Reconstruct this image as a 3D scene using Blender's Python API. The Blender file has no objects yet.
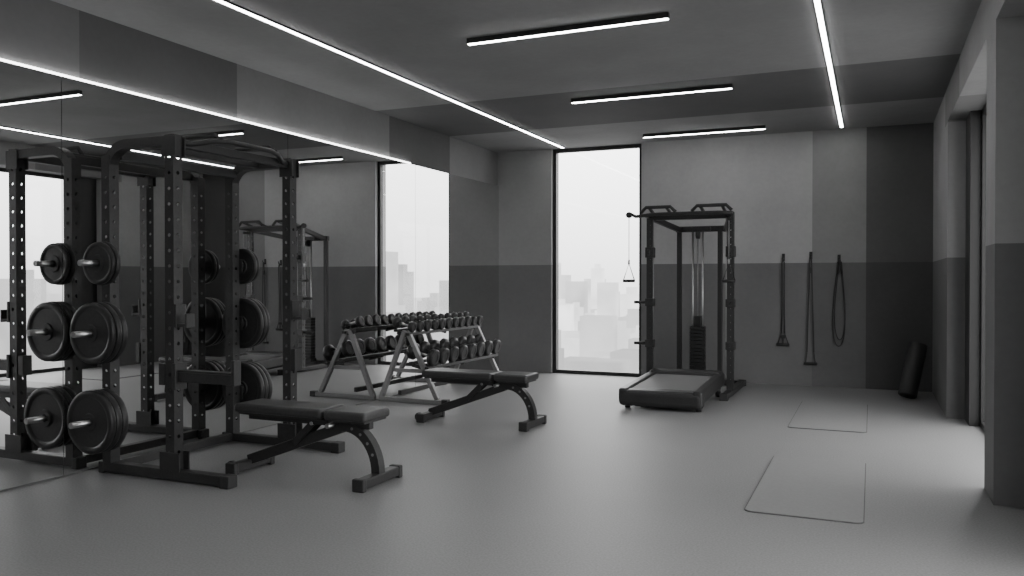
import bpy, bmesh, math, random
from mathutils import Vector, Matrix, Quaternion
random.seed(7)
S = bpy.context.scene

# ------------------------------------------------------------------ dimensions
LX, RX, D, H, YB = -4.88, 0.65, 10.65, 3.12, -2.5
PZ = 1.51            # paint line height
MZ = 2.64            # mirror top

# ------------------------------------------------------------------ materials
def g3(v): return (v, v, v, 1)
def base_mat(name):
    m = bpy.data.materials.new(name); m.use_nodes = True
    return m, m.node_tree, m.node_tree.nodes['Principled BSDF']

def simple(name, v, rough=0.5, metal=0.0, noise=0.12, scale=30, bump=0.0, spec=0.5):
    m, nt, b = base_mat(name)
    tc = nt.nodes.new('ShaderNodeTexCoord')
    n = nt.nodes.new('ShaderNodeTexNoise'); n.inputs['Scale'].default_value = scale
    n.inputs['Detail'].default_value = 4
    nt.links.new(tc.outputs['Object'], n.inputs['Vector'])
    r = nt.nodes.new('ShaderNodeValToRGB')
    r.color_ramp.elements[0].position = .3; r.color_ramp.elements[1].position = .7
    r.color_ramp.elements[0].color = g3(v*(1-noise)); r.color_ramp.elements[1].color = g3(v*(1+noise))
    nt.links.new(n.outputs['Fac'], r.inputs['Fac'])
    nt.links.new(r.outputs['Color'], b.inputs['Base Color'])
    b.inputs['Roughness'].default_value = rough; b.inputs['Metallic'].default_value = metal
    b.inputs['Specular IOR Level'].default_value = spec
    if bump:
        bp = nt.nodes.new('ShaderNodeBump'); bp.inputs['Strength'].default_value = bump
        bp.inputs['Distance'].default_value = .002
        nt.links.new(n.outputs['Fac'], bp.inputs['Height']); nt.links.new(bp.outputs['Normal'], b.inputs['Normal'])
    return m

def painted(name, base, rects, rough=0.75, zones=True):
    """plaster paint; rects = list of (axis, lo, hi, zlo, zhi, value)"""
    m, nt, b = base_mat(name)
    N, Lk = nt.nodes, nt.links
    geo = N.new('ShaderNodeNewGeometry'); sep = N.new('ShaderNodeSeparateXYZ')
    Lk.new(geo.outputs['Position'], sep.inputs[0])
    def math_(op, a, c):
        n = N.new('ShaderNodeMath'); n.operation = op
        for i, x in enumerate((a, c)):
            if isinstance(x, (int, float)): n.inputs[i].default_value = x
            else: Lk.new(x, n.inputs[i])
        return n.outputs[0]
    val = N.new('ShaderNodeValue'); val.outputs[0].default_value = base
    cur = val.outputs[0]
    for ax, lo, hi, zlo, zhi, v in rects:
        a = sep.outputs[ax]; z = sep.outputs['Z']
        mk = math_('MULTIPLY', math_('GREATER_THAN', a, lo), math_('LESS_THAN', a, hi))
        if zlo is not None:
            mk = math_('MULTIPLY', mk, math_('MULTIPLY', math_('GREATER_THAN', z, zlo), math_('LESS_THAN', z, zhi)))
        cur = math_('ADD', cur, math_('MULTIPLY', mk, math_('SUBTRACT', v, cur)))
    n1 = N.new('ShaderNodeTexNoise'); n1.inputs['Scale'].default_value = 1.3; n1.inputs['Detail'].default_value = 6
    n1.inputs['Roughness'].default_value = .6
    n2 = N.new('ShaderNodeTexNoise'); n2.inputs['Scale'].default_value = 22; n2.inputs['Detail'].default_value = 5
    for n in (n1, n2): Lk.new(geo.outputs['Position'], n.inputs['Vector'])
    f = math_('ADD', math_('MULTIPLY', n1.outputs['Fac'], .42), math_('MULTIPLY', n2.outputs['Fac'], .14))
    f = math_('ADD', f, .72)
    cur = math_('MULTIPLY', cur, f)
    comb = N.new('ShaderNodeCombineColor')
    for i in range(3): Lk.new(cur, comb.inputs[i])
    Lk.new(comb.outputs[0], b.inputs['Base Color'])
    b.inputs['Roughness'].default_value = rough
    b.inputs['Specular IOR Level'].default_value = .25
    bp = N.new('ShaderNodeBump'); bp.inputs['Strength'].default_value = .12; bp.inputs['Distance'].default_value = .004
    Lk.new(n2.outputs['Fac'], bp.inputs['Height']); Lk.new(bp.outputs['Normal'], b.inputs['Normal'])
    return m

def emit(name, v, strength):
    m = bpy.data.materials.new(name); m.use_nodes = True; nt = m.node_tree
    nt.nodes.clear()
    e = nt.nodes.new('ShaderNodeEmission'); e.inputs[0].default_value = g3(v); e.inputs[1].default_value = strength
    o = nt.nodes.new('ShaderNodeOutputMaterial'); nt.links.new(e.outputs[0], o.inputs[0])
    return m

M_back = painted('paint_back_wall', .38, [
    ('X', -9, 9, -1, PZ, .165),
    ('X', -9, -3.5, -1, PZ, .15), ('X', -9, -3.5, PZ, 9, .27),
    ('X', -.666, -.06, PZ, 9, .24), ('X', -.666, -.06, -1, PZ, .135),
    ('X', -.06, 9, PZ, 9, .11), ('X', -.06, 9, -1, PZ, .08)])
M_left = painted('paint_left_wall', .20, [
    ('Y', -9, 1.6, None, None, .14), ('Y', 1.6, 3.9, None, None, .175), ('Y', 3.9, 5.4, None, None, .12),
    ('Y', 7.78, 9.2, None, None, .10), ('Y', 9.2, 12, None, None, .19)])
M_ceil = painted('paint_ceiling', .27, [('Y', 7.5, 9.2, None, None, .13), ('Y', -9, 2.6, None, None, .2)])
M_right = painted('paint_right_wall', .30, [('Y', -9, 12, -1, PZ, .14), ('Y', 7.6, 9.0, 2.78, 9, .2)])
M_rear = painted('paint_rear_wall', .25, [('X', -9, 9, -1, PZ, .16)])

# floor : speckled rubber
def floor_mat():
    m, nt, b = base_mat('rubber_floor'); N, Lk = nt.nodes, nt.links
    geo = N.new('ShaderNodeNewGeometry')
    n1 = N.new('ShaderNodeTexNoise'); n1.inputs['Scale'].default_value = 90; n1.inputs['Detail'].default_value = 3
    n2 = N.new('ShaderNodeTexNoise'); n2.inputs['Scale'].default_value = .9; n2.inputs['Detail'].default_value = 5
    for n in (n1, n2): Lk.new(geo.outputs['Position'], n.inputs['Vector'])
    r1 = N.new('ShaderNodeValToRGB')
    r1.color_ramp.elements[0].position = .35; r1.color_ramp.elements[1].position = .65
    r1.color_ramp.elements[0].color = g3(.188); r1.color_ramp.elements[1].color = g3(.245)
    Lk.new(n1.outputs['Fac'], r1.inputs['Fac'])
    r2 = N.new('ShaderNodeValToRGB')
    r2.color_ramp.elements[0].position = .3; r2.color_ramp.elements[1].position = .7
    r2.color_ramp.elements[0].color = g3(.92); r2.color_ramp.elements[1].color = g3(1.0)
    Lk.new(n2.outputs['Fac'], r2.inputs['Fac'])
    mx = N.new('ShaderNodeMix'); mx.data_type = 'RGBA'; mx.blend_type = 'MULTIPLY'; mx.inputs['Factor'].default_value = 1
    Lk.new(r1.outputs[0], mx.inputs['A']); Lk.new(r2.outputs[0], mx.inputs['B'])
    Lk.new(mx.outputs['Result'], b.inputs['Base Color'])
    b.inputs['Roughness'].default_value = .5; b.inputs['Specular IOR Level'].default_value = .33
    bp = N.new('ShaderNodeBump'); bp.inputs['Strength'].default_value = .22; bp.inputs['Distance'].default_value = .002
    Lk.new(n1.outputs['Fac'], bp.inputs['Height']); Lk.new(bp.outputs['Normal'], b.inputs['Normal'])
    return m
M_floor = floor_mat()
M_black = simple('powder_coat_black', .031, .45, .2, .15, 60)
M_frame = simple('window_frame_black', .015, .45)
M_rubber = simple('black_rubber', .024, .55, 0, .2, 80, .2)
M_iron = simple('cast_iron_plate', .022, .42, .2, .2, 50, .15)
M_vinyl = simple('vinyl_pad', .040, .42, 0, .15, 70, .3)
M_chrome = simple('brushed_steel', .50, .3, 1.0, .08, 90)
M_grey = simple('light_grey_steel', .22, .45, .3, .08, 60)
M_dgrey = simple('dark_grey_plastic', .035, .5)
M_belt = simple('treadmill_belt', .13, .6, 0, .1, 90, .2)
M_cable = simple('cable_grey', .30, .4, .6)
M_mat = simple('yoga_mat_foam', .205, .55, 0, .06, 60, .2)
M_matedge = simple('yoga_mat_edge', .08, .8)
M_mirror = simple('mirror_silver', .78, .0, 1.0, .004, 3)
M_led = emit('led_diffuser', 1, 24)
M_ledm = emit('led_mirror_strip', 1, 9)

mg = bpy.data.materials.new('window_glass'); mg.use_nodes = True
nt = mg.node_tree; nt.nodes.clear()
t = nt.nodes.new('ShaderNodeBsdfTransparent'); gl = nt.nodes.new('ShaderNodeBsdfGlossy'); gl.inputs['Roughness'].default_value = .02
mix = nt.nodes.new('ShaderNodeMixShader'); mix.inputs[0].default_value = .04
o = nt.nodes.new('ShaderNodeOutputMaterial')
nt.links.new(t.outputs[0], mix.inputs[1]); nt.links.new(gl.outputs[0], mix.inputs[2]); nt.links.new(mix.outputs[0], o.inputs[0])
M_glass = mg

# ------------------------------------------------------------------ mesh builder
class Bd:
    def __init__(s, name):
        s.name = name; s.bm = bmesh.new(); s.mats = []
    def mi(s, m):
        if m not in s.mats: s.mats.append(m)
        return s.mats.index(m)
    def _merge(s, tmp, mat, smooth=False, M=None):
        i = s.mi(mat)
        if M is not None: tmp.transform(M)
        bmesh.ops.recalc_face_normals(tmp, faces=tmp.faces)
        vm = {}
        for v in tmp.verts: vm[v] = s.bm.verts.new(v.co)
        for f in tmp.faces:
            try: nf = s.bm.faces.new([vm[v] for v in f.verts])
            except ValueError: continue
            nf.material_index = i; nf.smooth = smooth or f.smooth
        tmp.free()
    def box(s, c, size, mat, bevel=.004, rot=None, seg=2):
        t = bmesh.new(); bmesh.ops.create_cube(t, size=1)
        for v in t.verts: v.co = Vector((v.co.x*size[0], v.co.y*size[1], v.co.z*size[2]))
        if bevel:
            bmesh.ops.bevel(t, geom=list(t.edges), offset=min(bevel, min(size)*.45), segments=seg, affect='EDGES', profile=.5)
        M = Matrix.Translation(Vector(c))
        if rot is not None: M = M @ rot.to_4x4()
        s._merge(t, mat, False, M)
    def bb(s, x0, x1, y0, y1, z0, z1, mat, bevel=.004, seg=2):
        s.box(((x0+x1)/2, (y0+y1)/2, (z0+z1)/2), (abs(x1-x0), abs(y1-y0), abs(z1-z0)), mat, bevel, None, seg)
    def beam(s, p, q, w, h, mat, bevel=.004, up=(0, 0, 1)):
        p = Vector(p); q = Vector(q); d = q-p; L = d.length; z = d.normalized()
        u = Vector(up)
        if abs(z.dot(u)) > .98: u = Vector((0, 1, 0))
        x = u.cross(z).normalized(); y = z.cross(x)
        R = Matrix((x, y, z)).transposed()
        s.box((p+q)/2, (w, h, L), mat, bevel, R)
    def cyl(s, p, q, r, mat, seg=20, r2=None):
        s.lathe([(0, 0), (r, 0), (r2 if r2 is not None else r, (Vector(q)-Vector(p)).length), (0, (Vector(q)-Vector(p)).length)], p, Vector(q)-Vector(p), mat, seg, sharp=True)
    def lathe(s, prof, origin, axis, mat, seg=32, sharp=False):
        t = bmesh.new(); axis = Vector(axis).normalized()
        R = Vector((0, 0, 1)).rotation_difference(axis).to_matrix().to_4x4()
        rings = []
        for r, h in prof:
            if r < 1e-6: rings.append([t.verts.new((0, 0, h))])
            else: rings.append([t.verts.new((r*math.cos(2*math.pi*k/seg), r*math.sin(2*math.pi*k/seg), h)) for k in range(seg)])
        for j, (a, b) in enumerate(zip(rings[:-1], rings[1:])):
            flat = abs(prof[j][1]-prof[j+1][1]) < 1e-6
            for k in range(seg):
                k2 = (k+1) % seg
                if len(a) == 1: f = t.faces.new([a[0], b[k], b[k2]])
                elif len(b) == 1: f = t.faces.new([a[k], a[k2], b[0]])
                else: f = t.faces.new([a[k], a[k2], b[k2], b[k]])
                f.smooth = not flat
        s._merge(t, mat, False, Matrix.Translation(Vector(origin)) @ R)
    def tube(s, pts, r, mat, seg=10, closed=False):
        pts = [Vector(p) for p in pts]; n = len(pts)
        t = bmesh.new(); rings = []; up = None
        for i, p in enumerate(pts):
            if closed: d = pts[(i+1) % n]-pts[i-1]
            else: d = (pts[min(i+1, n-1)]-pts[max(i-1, 0)])
            d.normalize()
            if up is None:
                up = Vector((0, 0, 1)) if abs(d.z) < .9 else Vector((0, 1, 0))
            x = up.cross(d).normalized(); y = d.cross(x); up = y
            rings.append([t.verts.new(p + r*(math.cos(2*math.pi*k/seg)*x+math.sin(2*math.pi*k/seg)*y)) for k in range(seg)])
        m = n if closed else n-1
        for i in range(m):
            a, b = rings[i], rings[(i+1) % n]
            for k in range(seg):
                f = t.faces.new([a[k], a[(k+1) % seg], b[(k+1) % seg], b[k]]); f.smooth = True
        if not closed:
            t.faces.new(rings[0]); t.faces.new(rings[-1])
        s._merge(t, mat, False)
    def sweep(s, pts, w, h, mat, side=(0, 1, 0)):
        """rectangular section swept along a planar path; w along side, h in-plane"""
        pts = [Vector(p) for p in pts]; n = len(pts); sd = Vector(side).normalized()
        t = bmesh.new(); rings = []
        for i, p in enumerate(pts):
            d = (pts[min(i+1, n-1)]-pts[max(i-1, 0)]).normalized()
            nn = sd.cross(d).normalized()
            rings.append([t.verts.new(p+sd*w/2*a+nn*h/2*b) for a, b in ((-1, -1), (1, -1), (1, 1), (-1, 1))])
        for a, b in zip(rings[:-1], rings[1:]):
            for k in range(4): t.faces.new([a[k], a[(k+1) % 4], b[(k+1) % 4], b[k]])
        t.faces.new(rings[0]); t.faces.new(rings[-1])
        s._merge(t, mat, False)
    def post(s, x, y, z0, z1, w, mat, hr=.013, sp=.1, start=.12, inner=None):
        """square hollow upright perforated with real round holes on all faces"""
        i = s.mi(mat); bm = s.bm
        n = int((z1-z0-start-.05)//sp)
        zs = [z0+start+sp*k for k in range(n+1)]
        h = w/2; c = hr*1.9
        for a in range(4):
            ang = a*math.pi/2
            nx, ny = math.cos(ang), math.sin(ang); tx, ty = -ny, nx
            def P(u, z): return bm.verts.new((x+nx*h+tx*u, y+ny*h+ty*u, z))
            def q(u0, u1, za, zb):
                f = bm.faces.new([P(u0, za), P(u1, za), P(u1, zb), P(u0, zb)]); f.material_index = i
            q(-h, -c, z0, z1); q(c, h, z0, z1)
            prev = z0
            for zc in zs:
                q(-c, c, prev, zc-c)
                outer = [(c, 0), (c, c), (0, c), (-c, c), (-c, 0), (-c, -c), (0, -c), (c, -c)]
                inn = [(hr*math.cos(k*math.pi/4), hr*math.sin(k*math.pi/4)) for k in range(8)]
                for k in range(8):
                    k2 = (k+1) % 8
                    f = bm.faces.new([P(outer[k][0], zc+outer[k][1]), P(outer[k2][0], zc+outer[k2][1]),
                                      P(inn[k2][0], zc+inn[k2][1]), P(inn[k][0], zc+inn[k][1])]); f.material_index = i
                prev = zc+c
            q(-c, c, prev, z1)
        s.bb(x-h, x+h, y-h, y+h, z1-.001, z1+.006, mat, 0)
    def done(s, loc=None):
        me = bpy.data.meshes.new(s.name); s.bm.to_mesh(me); s.bm.free()
        for m in s.mats: me.materials.append(m)
        ob = bpy.data.objects.new(s.name, me); S.collection.objects.link(ob)
        if loc: ob.location = loc
        return ob

def room(name, x0, x1, y0, y1, z0, z1, mat):
    b = Bd(name); b.bb(x0, x1, y0, y1, z0, z1, mat, 0); return b.done()

# ------------------------------------------------------------------ room shell
OX = 1.15
room('floor', LX-.25, OX+.1, YB-.2, D+.3, -.15, 0, M_floor)
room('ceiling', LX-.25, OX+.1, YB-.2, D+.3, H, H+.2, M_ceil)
room('wall_left', LX-.22, LX-.02, YB, D+.3, 0, H, M_left)
b = Bd('wall_back')
b.bb(LX-.02, -4.08, D, D+.3, 0, H, M_back, 0); b.bb(-2.80, OX, D, D+.3, 0, H, M_back, 0); b.done()
room('wall_rear', LX-.02, OX, YB-.2, YB, 0, H, M_rear)
b = Bd('wall_right')
b.bb(RX, OX, 8.68, D, 0, H, M_right, 0)
b.bb(RX, OX, 5.44, 5.86, 0, 2.80, M_right, 0)
b.bb(RX, OX, YB, 8.68, 2.80, H, M_right, 0)
b.bb(.95, OX, 4.2, 5.44, 0, 2.80, M_right, 0)
b.bb(RX, OX, YB, .9, 0, 2.80, M_right, 0)
b.done()
b = Bd('trim_2'); b.bb(.80, 1.0, 8.30, 8.68, 0, 2.80, M_frame, 0); b.done()

def window(name, axis, a0, a1, c, z0, z1, mull=()):
    b = Bd(name); w = .05; d = .07
    def B(u0, u1, za, zb, m, dd, bev=.003):
        if axis == 'X': b.bb(u0, u1, c-dd/2, c+dd/2, za, zb, m, bev)
        else: b.bb(c-dd/2, c+dd/2, u0, u1, za, zb, m, bev)
    B(a0, a0+w, z0, z1, M_frame, d); B(a1-w, a1, z0, z1, M_frame, d)
    B(a0+w, a1-w, z0, z0+w, M_frame, d); B(a0+w, a1-w, z1-w, z1, M_frame, d)
    for m in mull: B(m-.02, m+.02, z0+w, z1-w, M_frame, d)
    B(a0+w, a1-w, z0+w, z1-w, M_glass, .004, 0)
    b.done()
window('window_1', 'X', -4.08, -2.80, D+.10, 0, H)
window('window_2', 'Y', 5.86, 8.30, .92, 0, 2.80)
window('added_fill_window', 'Y', .9, 4.2, .98, 0, 2.80, (2.55,))  # out of view; added to let more skylight into the room

# mirror panels
ys = [-2.48, -.8, 1.47, 3.75, 6.03, 8.31, D]
for i in range(len(ys)-1):
    b = Bd('wall_mirror'); b.bb(LX-.02, LX, ys[i]+.0025, ys[i+1]-.0025, .012, MZ, M_mirror, 0); b.done()
b = Bd('trim_1'); b.bb(LX-.02, LX+.006, YB+.02, 8.2, MZ+.001, MZ+.014, M_ledm, 0); b.done()

# ------------------------------------------------------------------ lights (fixtures)
def linear(p0, p1, h=.04):
    b = Bd('linear_ceiling_light')
    (x0, y0), (x1, y1) = p0, p1
    b.bb(x0, x1, y0, y1, H-h, H, M_frame, .002)
    e = .005
    b.bb(x0+e, x1-e, y0+e, y1-e, H-h-.005, H-h+.001, M_led, 0)
    b.done()
linear((-3.888, -1.0), (-3.848, 10.55), .014)
linear((-.352, -1.0), (-.308, 10.45), .014)
for y in (1.05, 3.3, 5.55, 7.8, 10.05):
    x0, x1 = (-2.62, -1.15) if y > 9 else ((-2.77, -1.19) if y > 7 else (-2.80, -1.27))
    linear((x0, y-.020), (x1, y+.020))

# ------------------------------------------------------------------ weight plates
def plate(b, x, y, z, R, th, d):
    pr = [(.027, 0), (.055, 0), (.057, .004), (.06, th*.22), (R*.78, th*.22), (R*.82, .002), (R-.006, 0), (R, .006),
          (R, th-.006), (R-.006, th), (R*.82, th-.002), (R*.78, th*.78), (.06, th*.78), (.055, th), (.027, th)]
    b.lathe(pr, (x, y, z), (0, d, 0), M_iron, 44)
def horn(b, x, y, z, d, plates, L=.34):
    b.cyl((x, y, z), (x, y+d*L, z), .020, M_chrome, 18)
    b.lathe([(0, 0), (.04, 0), (.04, .02), (0, .02)], (x, y, z), (0, d, 0), M_black, 18)
    yy = y+d*.022
    for R, th in plates:
        plate(b, x, yy, z, R, th, d); yy += d*(th+.003)

# ------------------------------------------------------------------ power rack
AX, BX, Y0, Y1, RH = -4.70, -4.13, 3.97, 5.12, 2.23
b = Bd('power_rack')
pw = .075
for x, y in ((AX, Y0), (BX, Y0), (AX, Y1), (BX, Y1)):
    b.post(x, y, .07, RH if x == BX else RH-.10, pw, M_black)
for y in (Y0, Y1):
    b.bb(AX-.06, -3.66, y-.0375, y+.0375, .012, .075, M_black, .006)
    b.bb(-3.72, -3.645, y-.042, y+.042, 0, .078, M_rubber, .006)
    b.bb(AX-.075, AX-.03, y-.042, y+.042, 0, .078, M_rubber, .006)
    b.box((BX, y-.041, .13), (.17, .008, .12), M_black, .002)
    b.box((BX, y+.041, .13), (.17, .008, .12), M_black, .002)
    pts = [(AX, y, RH-.17)] + [(AX+.17-.17*math.cos(a), y, RH-.20+.17*math.sin(a)) for a in [math.radians(k*10) for k in range(0, 10)]] + [(BX-.03, y, RH-.03)]
    b.sweep(pts, .07, .06, M_black)
    b.box((BX+.0, y-.041, RH-.07), (.12, .008, .13), M_black, .002)
    b.box((BX+.0, y+.041, RH-.07), (.12, .008, .13), M_black, .002)
b.beam((AX, Y0+.03, .045), (AX, Y1-.03, .045), .06, .06, M_black)
b.beam((AX+.05, Y0+.03, RH-.09), (AX+.05, Y1-.03, RH-.09), .05, .06, M_black)
b.beam((BX-.3, Y0+.03, RH-.03), (BX-.3, Y1-.03, RH-.03), .045, .045, M_black)
b.tube([(BX, Y0+.03, RH-.04), (BX+.03, Y0+.12, RH-.035), (BX+.10, Y0+.26, RH+.0), (BX+.12, Y0+.36, RH+.01), (BX+.12, Y1-.36, RH+.01), (BX+.10, Y1-.26, RH+.0), (BX+.03, Y1-.12, RH-.035), (BX, Y1-.03, RH-.04)], .019, M_black, 12)
b.beam((BX, Y0+.03, RH-.04), (BX, Y1-.03, RH-.04), .045, .055, M_black)
for yy in (Y0+.30, Y1-.30):
    b.tube([(BX-.3, yy, RH-.02), (BX-.25, yy, RH+.05), (BX+.06, yy, RH+.05), (BX+.12, yy, RH+.01)], .016, M_rubber, 10)
for y in (Y0, Y1):
    b.box((BX+.05, y, 1.07), (.02, .085, .15), M_black, .003)
    b.box((BX+.09, y, 1.01), (.09, .07, .02), M_rubber, .003)
    b.box((BX+.135, y, 1.04), (.014, .07, .09), M_black, .003)
for y in (Y0,):
    b.box((BX+.045, y, .68), (.03, .10, .17), M_black, .004)
    b.bb(BX+.05, BX+.52, y-.03, y+.03, .645, .71, M_black, .005)
    b.bb(BX+.05, BX+.50, y-.032, y+.032, .71, .722, M_rubber, .003)
    b.bb(BX+.50, BX+.525, y-.032, y+.032, .64, .80, M_black, .004)
    b.bb(BX-.10, BX-.045, y-.035, y+.035, .62, .76, M_black, .004)
b.bb(BX+.04, BX+.085, Y1-.045, Y1+.045, .60, .77, M_black, .004)
for k in (.95, .39, 1.41):
    b.box((AX+.03, Y0-.041, k), (.07, .008, .1), M_black, .002)
    b.box((AX+.03, Y1+.041, k), (.07, .008, .1), M_black, .002)
hx = AX+.030
s_ = [(.145, .035), (.14, .03)]
m_ = [(.205, .040), (.205, .040), (.20, .035)]
l_ = [(.208, .045), (.208, .045), (.208, .042)]
for d, y in ((-1, Y0-.04), (1, Y1+.04)):
    horn(b, hx, y, 1.41, d, s_, .22)
    horn(b, hx, y, .95, d, m_, .27)
    horn(b, hx, y, .37 if d < 0 else .42, d, l_, .29)
b.done()

# ------------------------------------------------------------------ weight bench
def bench(x0, yc):
    b = Bd('weight_bench')
    T = lambda x, y, z: (x0+x, yc+y, z)
    b.bb(x0+.055, x0+.765, yc-.14, yc+.14, .41, .472, M_vinyl, .022, 4)
    b.bb(x0+.79, x0+1.11, yc-.15, yc+.15, .41, .472, M_vinyl, .022, 4)
    b.bb(x0+.08, x0+.75, yc-.12, yc+.12, .398, .412, M_dgrey, .002)
    b.bb(x0+.81, x0+1.09, yc-.125, yc+.125, .398, .412, M_dgrey, .002)
    b.beam(T(.12, -.05, .38), T(.75, -.05, .38), .03, .04, M_black)
    b.beam(T(.12, .05, .38), T(.75, .05, .38), .03, .04, M_black)
    b.beam(T(.72, 0, .372), T(1.06, 0, .372), .05, .05, M_black)
    b.beam(T(.08, 0, .07), T(.84, 0, .345), .06, .07, M_black, .006)
    b.bb(x0+.045, x0+.115, yc-.19, yc+.19, .014, .075, M_black, .008)
    b.bb(x0+1.075, x0+1.145, yc-.22, yc+.22, .014, .075, M_black, .008)
    for xx, w in ((.08, .19), (1.11, .22)):
        for sg in (-1, 1):
            b.bb(x0+xx-.042, x0+xx+.042, yc+sg*(w-.03), yc+sg*(w+.012), 0, .08, M_rubber, .008)
    for sg in (-1, 1):
        b.cyl(T(.025, sg*.12-.015, .04), T(.025, sg*.12+.015, .04), .038, M_rubber, 20)
        b.beam(T(.025, sg*.12, .04), T(.08, sg*.12, .05), .02, .02, M_black)
    pts = []
    for k in range(0, 13):
        a = math.radians(100 - k*100/12)
        pts.append(T(.86+.24*math.cos(a)+.01, 0, .07+.285*math.sin(a)))
    b.sweep(pts, .065, .06, M_black)
    for k in (3, 5, 7, 9):
        p = Vector(pts[k]); b.cyl(p+Vector((0, -.034, 0)), p+Vector((0, .034, 0)), .010, M_grey, 12)
    b.beam(T(.48, -.045, .22), T(.64, -.045, .37), .012, .045, M_black)
    b.beam(T(.48, .045, .22), T(.64, .045, .37), .012, .045, M_black)
    b.cyl(T(.64, -.07, .365), T(.64, .07, .365), .012, M_chrome, 12)
    b.cyl(T(.78, -.09, .36), T(.78, .09, .36), .016, M_chrome, 14)
    return b.done()
bench(-3.98, 4.42)
bench(-3.84, 6.68)

# ------------------------------------------------------------------ dumbbell rack
DY0, DY1 = 7.50, 9.12
b = Bd('dumbbell_rack')
for y in (DY0, DY1):
    b.beam((-4.83, y, .03), (-4.53, y, .76), .05, .05, M_grey, .006, up=(0, 1, 0))
    b.beam((-4.14, y, .05), (-4.50, y, .76), .05, .05, M_grey, .006, up=(0, 1, 0))
    b.bb(-4.85, -4.04, y-.028, y+.028, .0, .05, M_grey, .008)
    b.bb(-4.08, -4.01, y-.034, y+.034, 0, .06, M_rubber, .006)
    b.beam((-4.66, y, .34), (-4.28, y, .34), .03, .04, M_grey, .004)
def tier(xc, zc, hw):
    ca, sa = math.cos(math.radians(14)), math.sin(math.radians(14))
    for o_ in (-hw, hw):
        p = (xc+o_*ca, zc-o_*sa)
        b.beam((p[0], DY0-.05, p[1]), (p[0], DY1+.08, p[1]), .045, .03, M_black, .004)
    for y in (DY0, (DY0+DY1)/2, DY1):
        b.beam((xc-hw, y, zc+hw*sa-.02), (xc+hw, y, zc-hw*sa-.02), .03, .04, M_black, .003)
tier(-4.55, .745, .075)
tier(-4.34, .40, .10)
b.beam((-4.6, DY0, .10), (-4.6, DY1, .10), .04, .05, M_black)
b.done()
b = Bd('dumbbell_set')
def dumbbell(b, xc, y, z, R, L, gh, tilt=math.radians(-14)):
    ax = Vector((math.cos(tilt), 0, math.sin(tilt))); c = Vector((xc, y, z))
    b.cyl(c-ax*gh, c+ax*gh, .015, M_chrome, 12)
    for sg in (-1, 1):
        o_ = c+ax*sg*gh*.8
        b.lathe([(0, 0), (R*.7, 0), (R, R*.22), (R, L-R*.15), (R*.82, L), (R*.5, L), (R*.45, L-.006), (0, L-.006)], o_, ax*sg, M_iron, 18)
n = 11
for k in range(n):
    dumbbell(b, -4.55, DY0+.02+k*(1.62/(n-1)), .77+.055, .058+.004*(k % 3), .06, .08)
n = 8
for k in range(n):
    dumbbell(b, -4.34, DY0+.05+k*(1.56/(n-1)), .425+.09, .092, .08, .10)
b.done()

# ------------------------------------------------------------------ cable machine
UX0, UX1, UY, RY = -2.37, -1.45, 9.42, 10.22
b = Bd('cable_crossover_machine')
for x in (UX0, UX1):
    b.post(x, UY, .06, 2.06, .07, M_black, .011, .08)
    b.bb(x-.04, x+.04, 8.98, 10.36, .01, .07, M_black, .008)
    b.bb(x-.045, x+.045, 8.95, 9.03, 0, .075, M_rubber, .006)
    b.bb(x-.045, x+.045, 10.32, 10.38, 0, .075, M_rubber, .006)
    b.beam((x, UY, 2.03), (x*.6+(-1.91)*.4, RY, 1.92), .05, .06, M_black)
    b.cyl((x+.045*(1 if x == UX0 else -1), UY-.03, .2), (x+.045*(1 if x == UX0 else -1), UY-.03, 2.0), .004, M_cable, 8)
for x in (-2.20, -1.70):
    b.beam((x, RY, .04), (x, RY, 1.95), .055, .055, M_black)
b.beam((UX0, RY+.06, .04), (UX1, RY+.06, .04), .07, .06, M_black)
b.beam((-2.24, RY, 1.93), (-1.58, RY, 1.93), .06, .07, M_black)
b.beam((UX0-.03, UY, 2.03), (UX1+.03, UY, 2.03), .06, .07, M_black)
sx = -1.95
for k in range(14):
    b.bb(sx-.09, sx+.09, RY-.16, RY-.05, .12+k*.044, .12+k*.044+.039, M_iron, .003)
b.bb(sx-.10, sx+.10, RY-.17, RY-.04, .07, .115, M_rubber, .004)
b.bb(sx-.045, sx+.045, RY-.13, RY-.08, .73, .86, M_iron, .006)
for dx in (-.06, .06):
    b.cyl((sx+dx, RY-.11, .1), (sx+dx, RY-.11, 1.92), .011, M_chrome, 12)
b.cyl((sx, RY-.11, .78), (sx, RY-.11, 1.90), .006, M_cable, 8)
b.cyl((sx-.02, RY-.11, 1.86), (sx+.02, RY-.11, 1.86), .055, M_rubber, 24)
b.bb(sx-.15, sx+.15, RY-.15, RY-.06, 1.90, 1.95, M_black, .004)
for xa, xb in ((UX0-.06, UX0+.34), (UX1-.40, UX1+.04)):
    b.tube([(xa, UY-.20, 2.07), (xa+.06, UY-.20, 2.13), (xb-.06, UY-.20, 2.13), (xb, UY-.20, 2.07)], .020, M_rubber, 10)
    b.beam((xa+.10, UY, 2.07), (xa+.10, UY-.20, 2.12), .03, .03, M_black)
    b.beam((xb-.10, UY, 2.07), (xb-.10, UY-.20, 2.12), .03, .03, M_black)
b.tube([(UX0-.20, UY-.20, 2.07), (UX0-.12, UY-.20, 2.03), (UX0+.1, UY-.2, 2.05), (UX1-.1, UY-.2, 2.05), (UX1+.05, UY-.20, 2.04)], .020, M_rubber, 10)
b.beam((UX0, UY, 2.03), (UX0, UY-.2, 2.04), .04, .04, M_black); b.beam((UX1, UY, 2.03), (UX1, UY-.2, 2.04), .04, .04, M_black)
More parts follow.
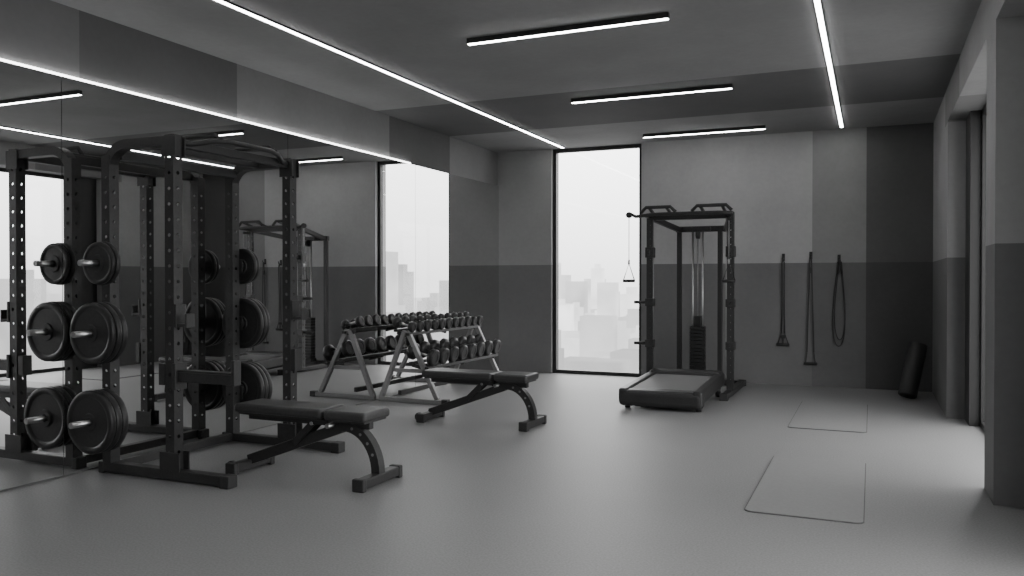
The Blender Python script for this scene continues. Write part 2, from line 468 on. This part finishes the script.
def dhandle(x, y, ztop, cable_top):
    b.cyl((x, y, ztop), (x, y, cable_top), .0045, M_cable, 8)
    b.cyl((x, y, ztop-.02), (x, y, ztop+.03), .012, M_chrome, 10)
    z0 = ztop-.21
    b.tube([(x, y, ztop-.01), (x-.068, y, z0), (x+.068, y, z0)], .008, M_black, 8, closed=True)
    b.cyl((x-.068, y, z0), (x+.068, y, z0), .017, M_rubber, 12)
b.cyl((UX0-.20, UY-.215, 2.05), (UX0-.20, UY-.185, 2.05), .035, M_rubber, 18)
dhandle(UX0-.20, UY-.20, 1.50, 2.04)
dhandle(UX1-.0, UY-.13, 1.50, 2.0)
b.beam((UX1, UY-.03, 1.98), (UX1, UY-.14, 1.98), .03, .04, M_black)
for z in (1.04, .56):
    b.box((UX0, UY, z), (.10, .10, .09), M_black, .006)
    b.cyl((UX0-.04, UY, z), (UX0-.19, UY, z), .018, M_rubber, 12)
    b.box((UX1, UY, z), (.10, .10, .09), M_black, .006)
    b.cyl((UX1, UY-.04, z), (UX1, UY-.15, z), .014, M_rubber, 12)
for x in (UX0, UX1):
    b.box((x, UY, 1.62), (.10, .10, .12), M_black, .006)
    b.cyl((x-.012, UY-.075, 1.62), (x+.012, UY-.075, 1.62), .035, M_rubber, 18)
b.done()

# ------------------------------------------------------------------ treadmill
b = Bd('treadmill')
TX0, TX1, TY0, TY1 = -2.34, -1.50, 8.00, 9.36
sl = math.atan2(.05, TY1-TY0); Rt = Matrix.Rotation(sl, 3, 'X')
cy = (TY0+TY1)/2; L = TY1-TY0
b.box(((TX0+TX1)/2, cy, .145), (TX1-TX0-.06, L-.10, .12), M_dgrey, .012, Rt)
for x in (TX0+.05, TX1-.05):
    b.box((x, cy, .165), (.10, L, .14), M_black, .025, Rt, 3)
b.box(((TX0+TX1)/2, cy+.02, .212), (TX1-TX0-.20, L-.16, .012), M_belt, .003, Rt)
b.box(((TX0+TX1)/2, TY0+.07, .115), (TX1-TX0+.01, .15, .17), M_black, .05, Rt, 4)
b.cyl((TX0+.1, TY0+.15, .155), (TX1-.1, TY0+.15, .155), .045, M_rubber, 20)
b.box(((TX0+TX1)/2, TY1-.08, .215), (TX1-TX0-.02, .20, .13), M_black, .04, Rt, 4)
for x in (TX0+.06, TX1-.06):
    for y in (TY0+.14, TY1-.1):
        b.cyl((x, y, 0), (x, y, .14), .03, M_rubber, 16)
b.done()

# ------------------------------------------------------------------ yoga mats
def mat(x0, x1, y0, y1):
    r = .05
    t = Bd('exercise_mat')
    for inset, za, zb, m in ((0, 0, .006, M_matedge), (.005, .0055, .0085, M_mat)):
        bm = bmesh.new(); pts = []
        for cx, cy_, a0 in ((x1-r, y1-r, 0), (x0+r, y1-r, 90), (x0+r, y0+r, 180), (x1-r, y0+r, 270)):
            for k in range(7):
                a = math.radians(a0+k*15); pts.append((cx+(r-inset)*math.cos(a), cy_+(r-inset)*math.sin(a)))
        lo = [bm.verts.new((p[0], p[1], za)) for p in pts]; hi = [bm.verts.new((p[0], p[1], zb)) for p in pts]
        bm.faces.new(lo[::-1]); bm.faces.new(hi)
        for i in range(len(pts)): bm.faces.new([lo[i], lo[(i+1) % len(pts)], hi[(i+1) % len(pts)], hi[i]])
        t._merge(bm, m)
    t.done()
mat(-.655, -.03, 4.72, 6.32)
mat(-.675, -.03, 7.56, 9.30)

# ------------------------------------------------------------------ rolled mat leaning in the corner
b = Bd('rolled_exercise_mat')
p0 = Vector((.36, 9.88, .038)); ax = Vector((.13, .24, .60)).normalized(); r = .095; Lr = .60
prof = [(.012, .004), (r*.35, 0), (r*.6, .004), (r-.008, 0), (r, .008), (r, Lr-.008), (r-.008, Lr), (r*.6, Lr-.004), (r*.35, Lr), (.012, Lr-.004)]
b.lathe(prof, p0, ax, M_rubber, 36)
b.done()

# ------------------------------------------------------------------ hanging bands on the back wall
WY = D
def hook(b, x, z):
    b.box((x, WY-.006, z), (.035, .012, .09), M_frame, .003)
    b.tube([(x, WY-.01, z-.01), (x, WY-.05, z-.02), (x, WY-.065, z-.005), (x, WY-.065, z+.02)], .007, M_frame, 10)
b = Bd('resistance_band_with_handles'); x = -1.0
hook(b, x, 1.58)
for s_ in (-1, 1):
    b.tube([(x, WY-.05, 1.565), (x+s_*.016, WY-.045, 1.50), (x+s_*.013, WY-.03, 1.0), (x+s_*.02, WY-.03, .64)], .007, M_rubber, 8)
    xx = x+s_*.028
    b.tube([(x+s_*.02, WY-.03, .64), (xx-.03, WY-.03, .52), (xx-.03, WY-.03, .50), (xx+.03, WY-.03, .50), (xx+.03, WY-.03, .52)], .007, M_rubber, 8, closed=True)
b.cyl((x-.075, WY-.032, .50), (x+.075, WY-.032, .50), .017, M_rubber, 12)
b.box((x, WY-.03, .60), (.06, .03, .04), M_rubber, .008)
b.done()
b = Bd('suspension_trainer_strap'); x = -.68
hook(b, x, 1.60)
for s_ in (-1, 1):
    b.beam((x+s_*.008, WY-.05, 1.58), (x+s_*.040, WY-.035, .42), .016, .004, M_rubber, .001, up=(0, 1, 0))
    b.beam((x+s_*.040, WY-.035, .42), (x+s_*.055, WY-.035, .29), .012, .005, M_rubber, .001, up=(0, 1, 0))
b.box((x, WY-.045, 1.42), (.04, .02, .07), M_rubber, .004)
b.cyl((x-.075, WY-.035, .28), (x+.075, WY-.035, .28), .016, M_rubber, 12)
b.done()
b = Bd('looped_jump_rope'); x = -.36
hook(b, x, 1.56)
for k, (w, bot) in enumerate(((.10, .50), (.085, .58))):
    pts = []
    for j in range(48):
        a = 2*math.pi*j/48
        zc = (1.545+bot)/2; hz = (1.545-bot)/2
        sx_ = math.sin(a)*w*(.62-.38*math.cos(a))
        pts.append((x+sx_+.012*k, WY-.03-.008*k-(.012 if math.cos(a) > .9 else 0), zc+hz*math.cos(a)))
    b.tube(pts, .0055, M_rubber, 8, closed=True)
b.cyl((x-.01, WY-.055, 1.52), (x-.015, WY-.04, 1.37), .014, M_rubber, 12)
b.cyl((x+.02, WY-.055, 1.52), (x+.03, WY-.04, 1.37), .014, M_rubber, 12)
b.done()

# ------------------------------------------------------------------ hazy city outside
HV = (1.1, 1.45, 1.95, 2.6)  # building glow strengths: daylight and haze are put into the emission
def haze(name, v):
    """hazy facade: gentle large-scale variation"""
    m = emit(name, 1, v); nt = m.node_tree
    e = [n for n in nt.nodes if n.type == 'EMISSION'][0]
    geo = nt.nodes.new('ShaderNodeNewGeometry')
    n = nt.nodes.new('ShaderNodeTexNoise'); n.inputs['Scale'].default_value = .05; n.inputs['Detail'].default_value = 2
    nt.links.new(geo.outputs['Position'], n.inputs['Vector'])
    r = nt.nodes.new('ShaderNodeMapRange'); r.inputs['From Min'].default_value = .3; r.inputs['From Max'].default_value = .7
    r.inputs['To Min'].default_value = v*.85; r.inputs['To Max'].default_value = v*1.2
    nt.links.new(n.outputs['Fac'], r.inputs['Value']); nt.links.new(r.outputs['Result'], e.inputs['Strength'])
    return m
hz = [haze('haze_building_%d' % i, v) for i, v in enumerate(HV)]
hg = emit('haze_ground', 1, 1.6)  # ground glows evenly, its hazy daylight put into the emission
b = Bd('distant_city_buildings')
for k in range(1500):
    far = random.random()**.8
    dist = 110+far*560
    ang = math.radians(random.uniform(-50, 95))
    x = math.sin(ang)*dist; y = math.cos(ang)*dist
    w = random.uniform(5, 15); dpt = random.uniform(5, 15)
    top = random.uniform(-48, -10)*(1.15-far*.6) + (random.random() < .16)*random.uniform(8, 26)*(.5+far)
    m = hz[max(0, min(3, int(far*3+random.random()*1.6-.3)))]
    b.bb(x-w/2, x+w/2, y-dpt/2, y+dpt/2, -60, top, m, 0)
    if random.random() < .4: b.bb(x-w/4, x+w/5, y-dpt/4, y+dpt/4, top, top+random.uniform(2, 5), m, 0)
b.done()
b = Bd('distant_ground'); b.bb(-900, 900, 14, 900, -62, -60, hg, 0); b.bb(10, 900, -300, 14, -62, -60, hg, 0); b.done()

# ------------------------------------------------------------------ world (overcast)
w = bpy.data.worlds.new('overcast_sky'); S.world = w; w.use_nodes = True
nt = w.node_tree; bg = nt.nodes['Background']
tc = nt.nodes.new('ShaderNodeTexCoord'); sp = nt.nodes.new('ShaderNodeSeparateXYZ'); cr = nt.nodes.new('ShaderNodeValToRGB')
nt.links.new(tc.outputs['Generated'], sp.inputs[0]); nt.links.new(sp.outputs['Z'], cr.inputs['Fac'])
cr.color_ramp.elements[0].position = 0.0; cr.color_ramp.elements[0].color = g3(.50)
cr.color_ramp.elements[1].position = .18; cr.color_ramp.elements[1].color = g3(1.0)
nt.links.new(cr.outputs['Color'], bg.inputs['Color']); bg.inputs['Strength'].default_value = 6.5

def portal(name, loc, rot, sx, sy):
    l = bpy.data.lights.new(name, 'AREA'); l.shape = 'RECTANGLE'; l.size = sx; l.size_y = sy
    l.cycles.is_portal = True
    ob = bpy.data.objects.new(name, l); ob.location = loc; ob.rotation_euler = rot; S.collection.objects.link(ob)
portal('sky_portal_back', (-3.44, D+.2, H/2), (math.radians(-90), 0, 0), 1.28, H)
portal('sky_portal_right', (1.1, 7.08, 1.4), (0, math.radians(90), 0), 2.8, 2.44)
portal('sky_portal_right', (1.1, 2.55, 1.4), (0, math.radians(90), 0), 2.8, 3.3)

# ------------------------------------------------------------------ camera
c = bpy.data.cameras.new('camera'); c.sensor_width = 36; c.lens = 819/1024*36
c.clip_start = .05; c.clip_end = 2000
co = bpy.data.objects.new('camera', c); co.location = (0, 0, 1.3)
co.rotation_euler = (math.radians(90-.56), 0, math.radians(23.7))
S.collection.objects.link(co); S.camera = co
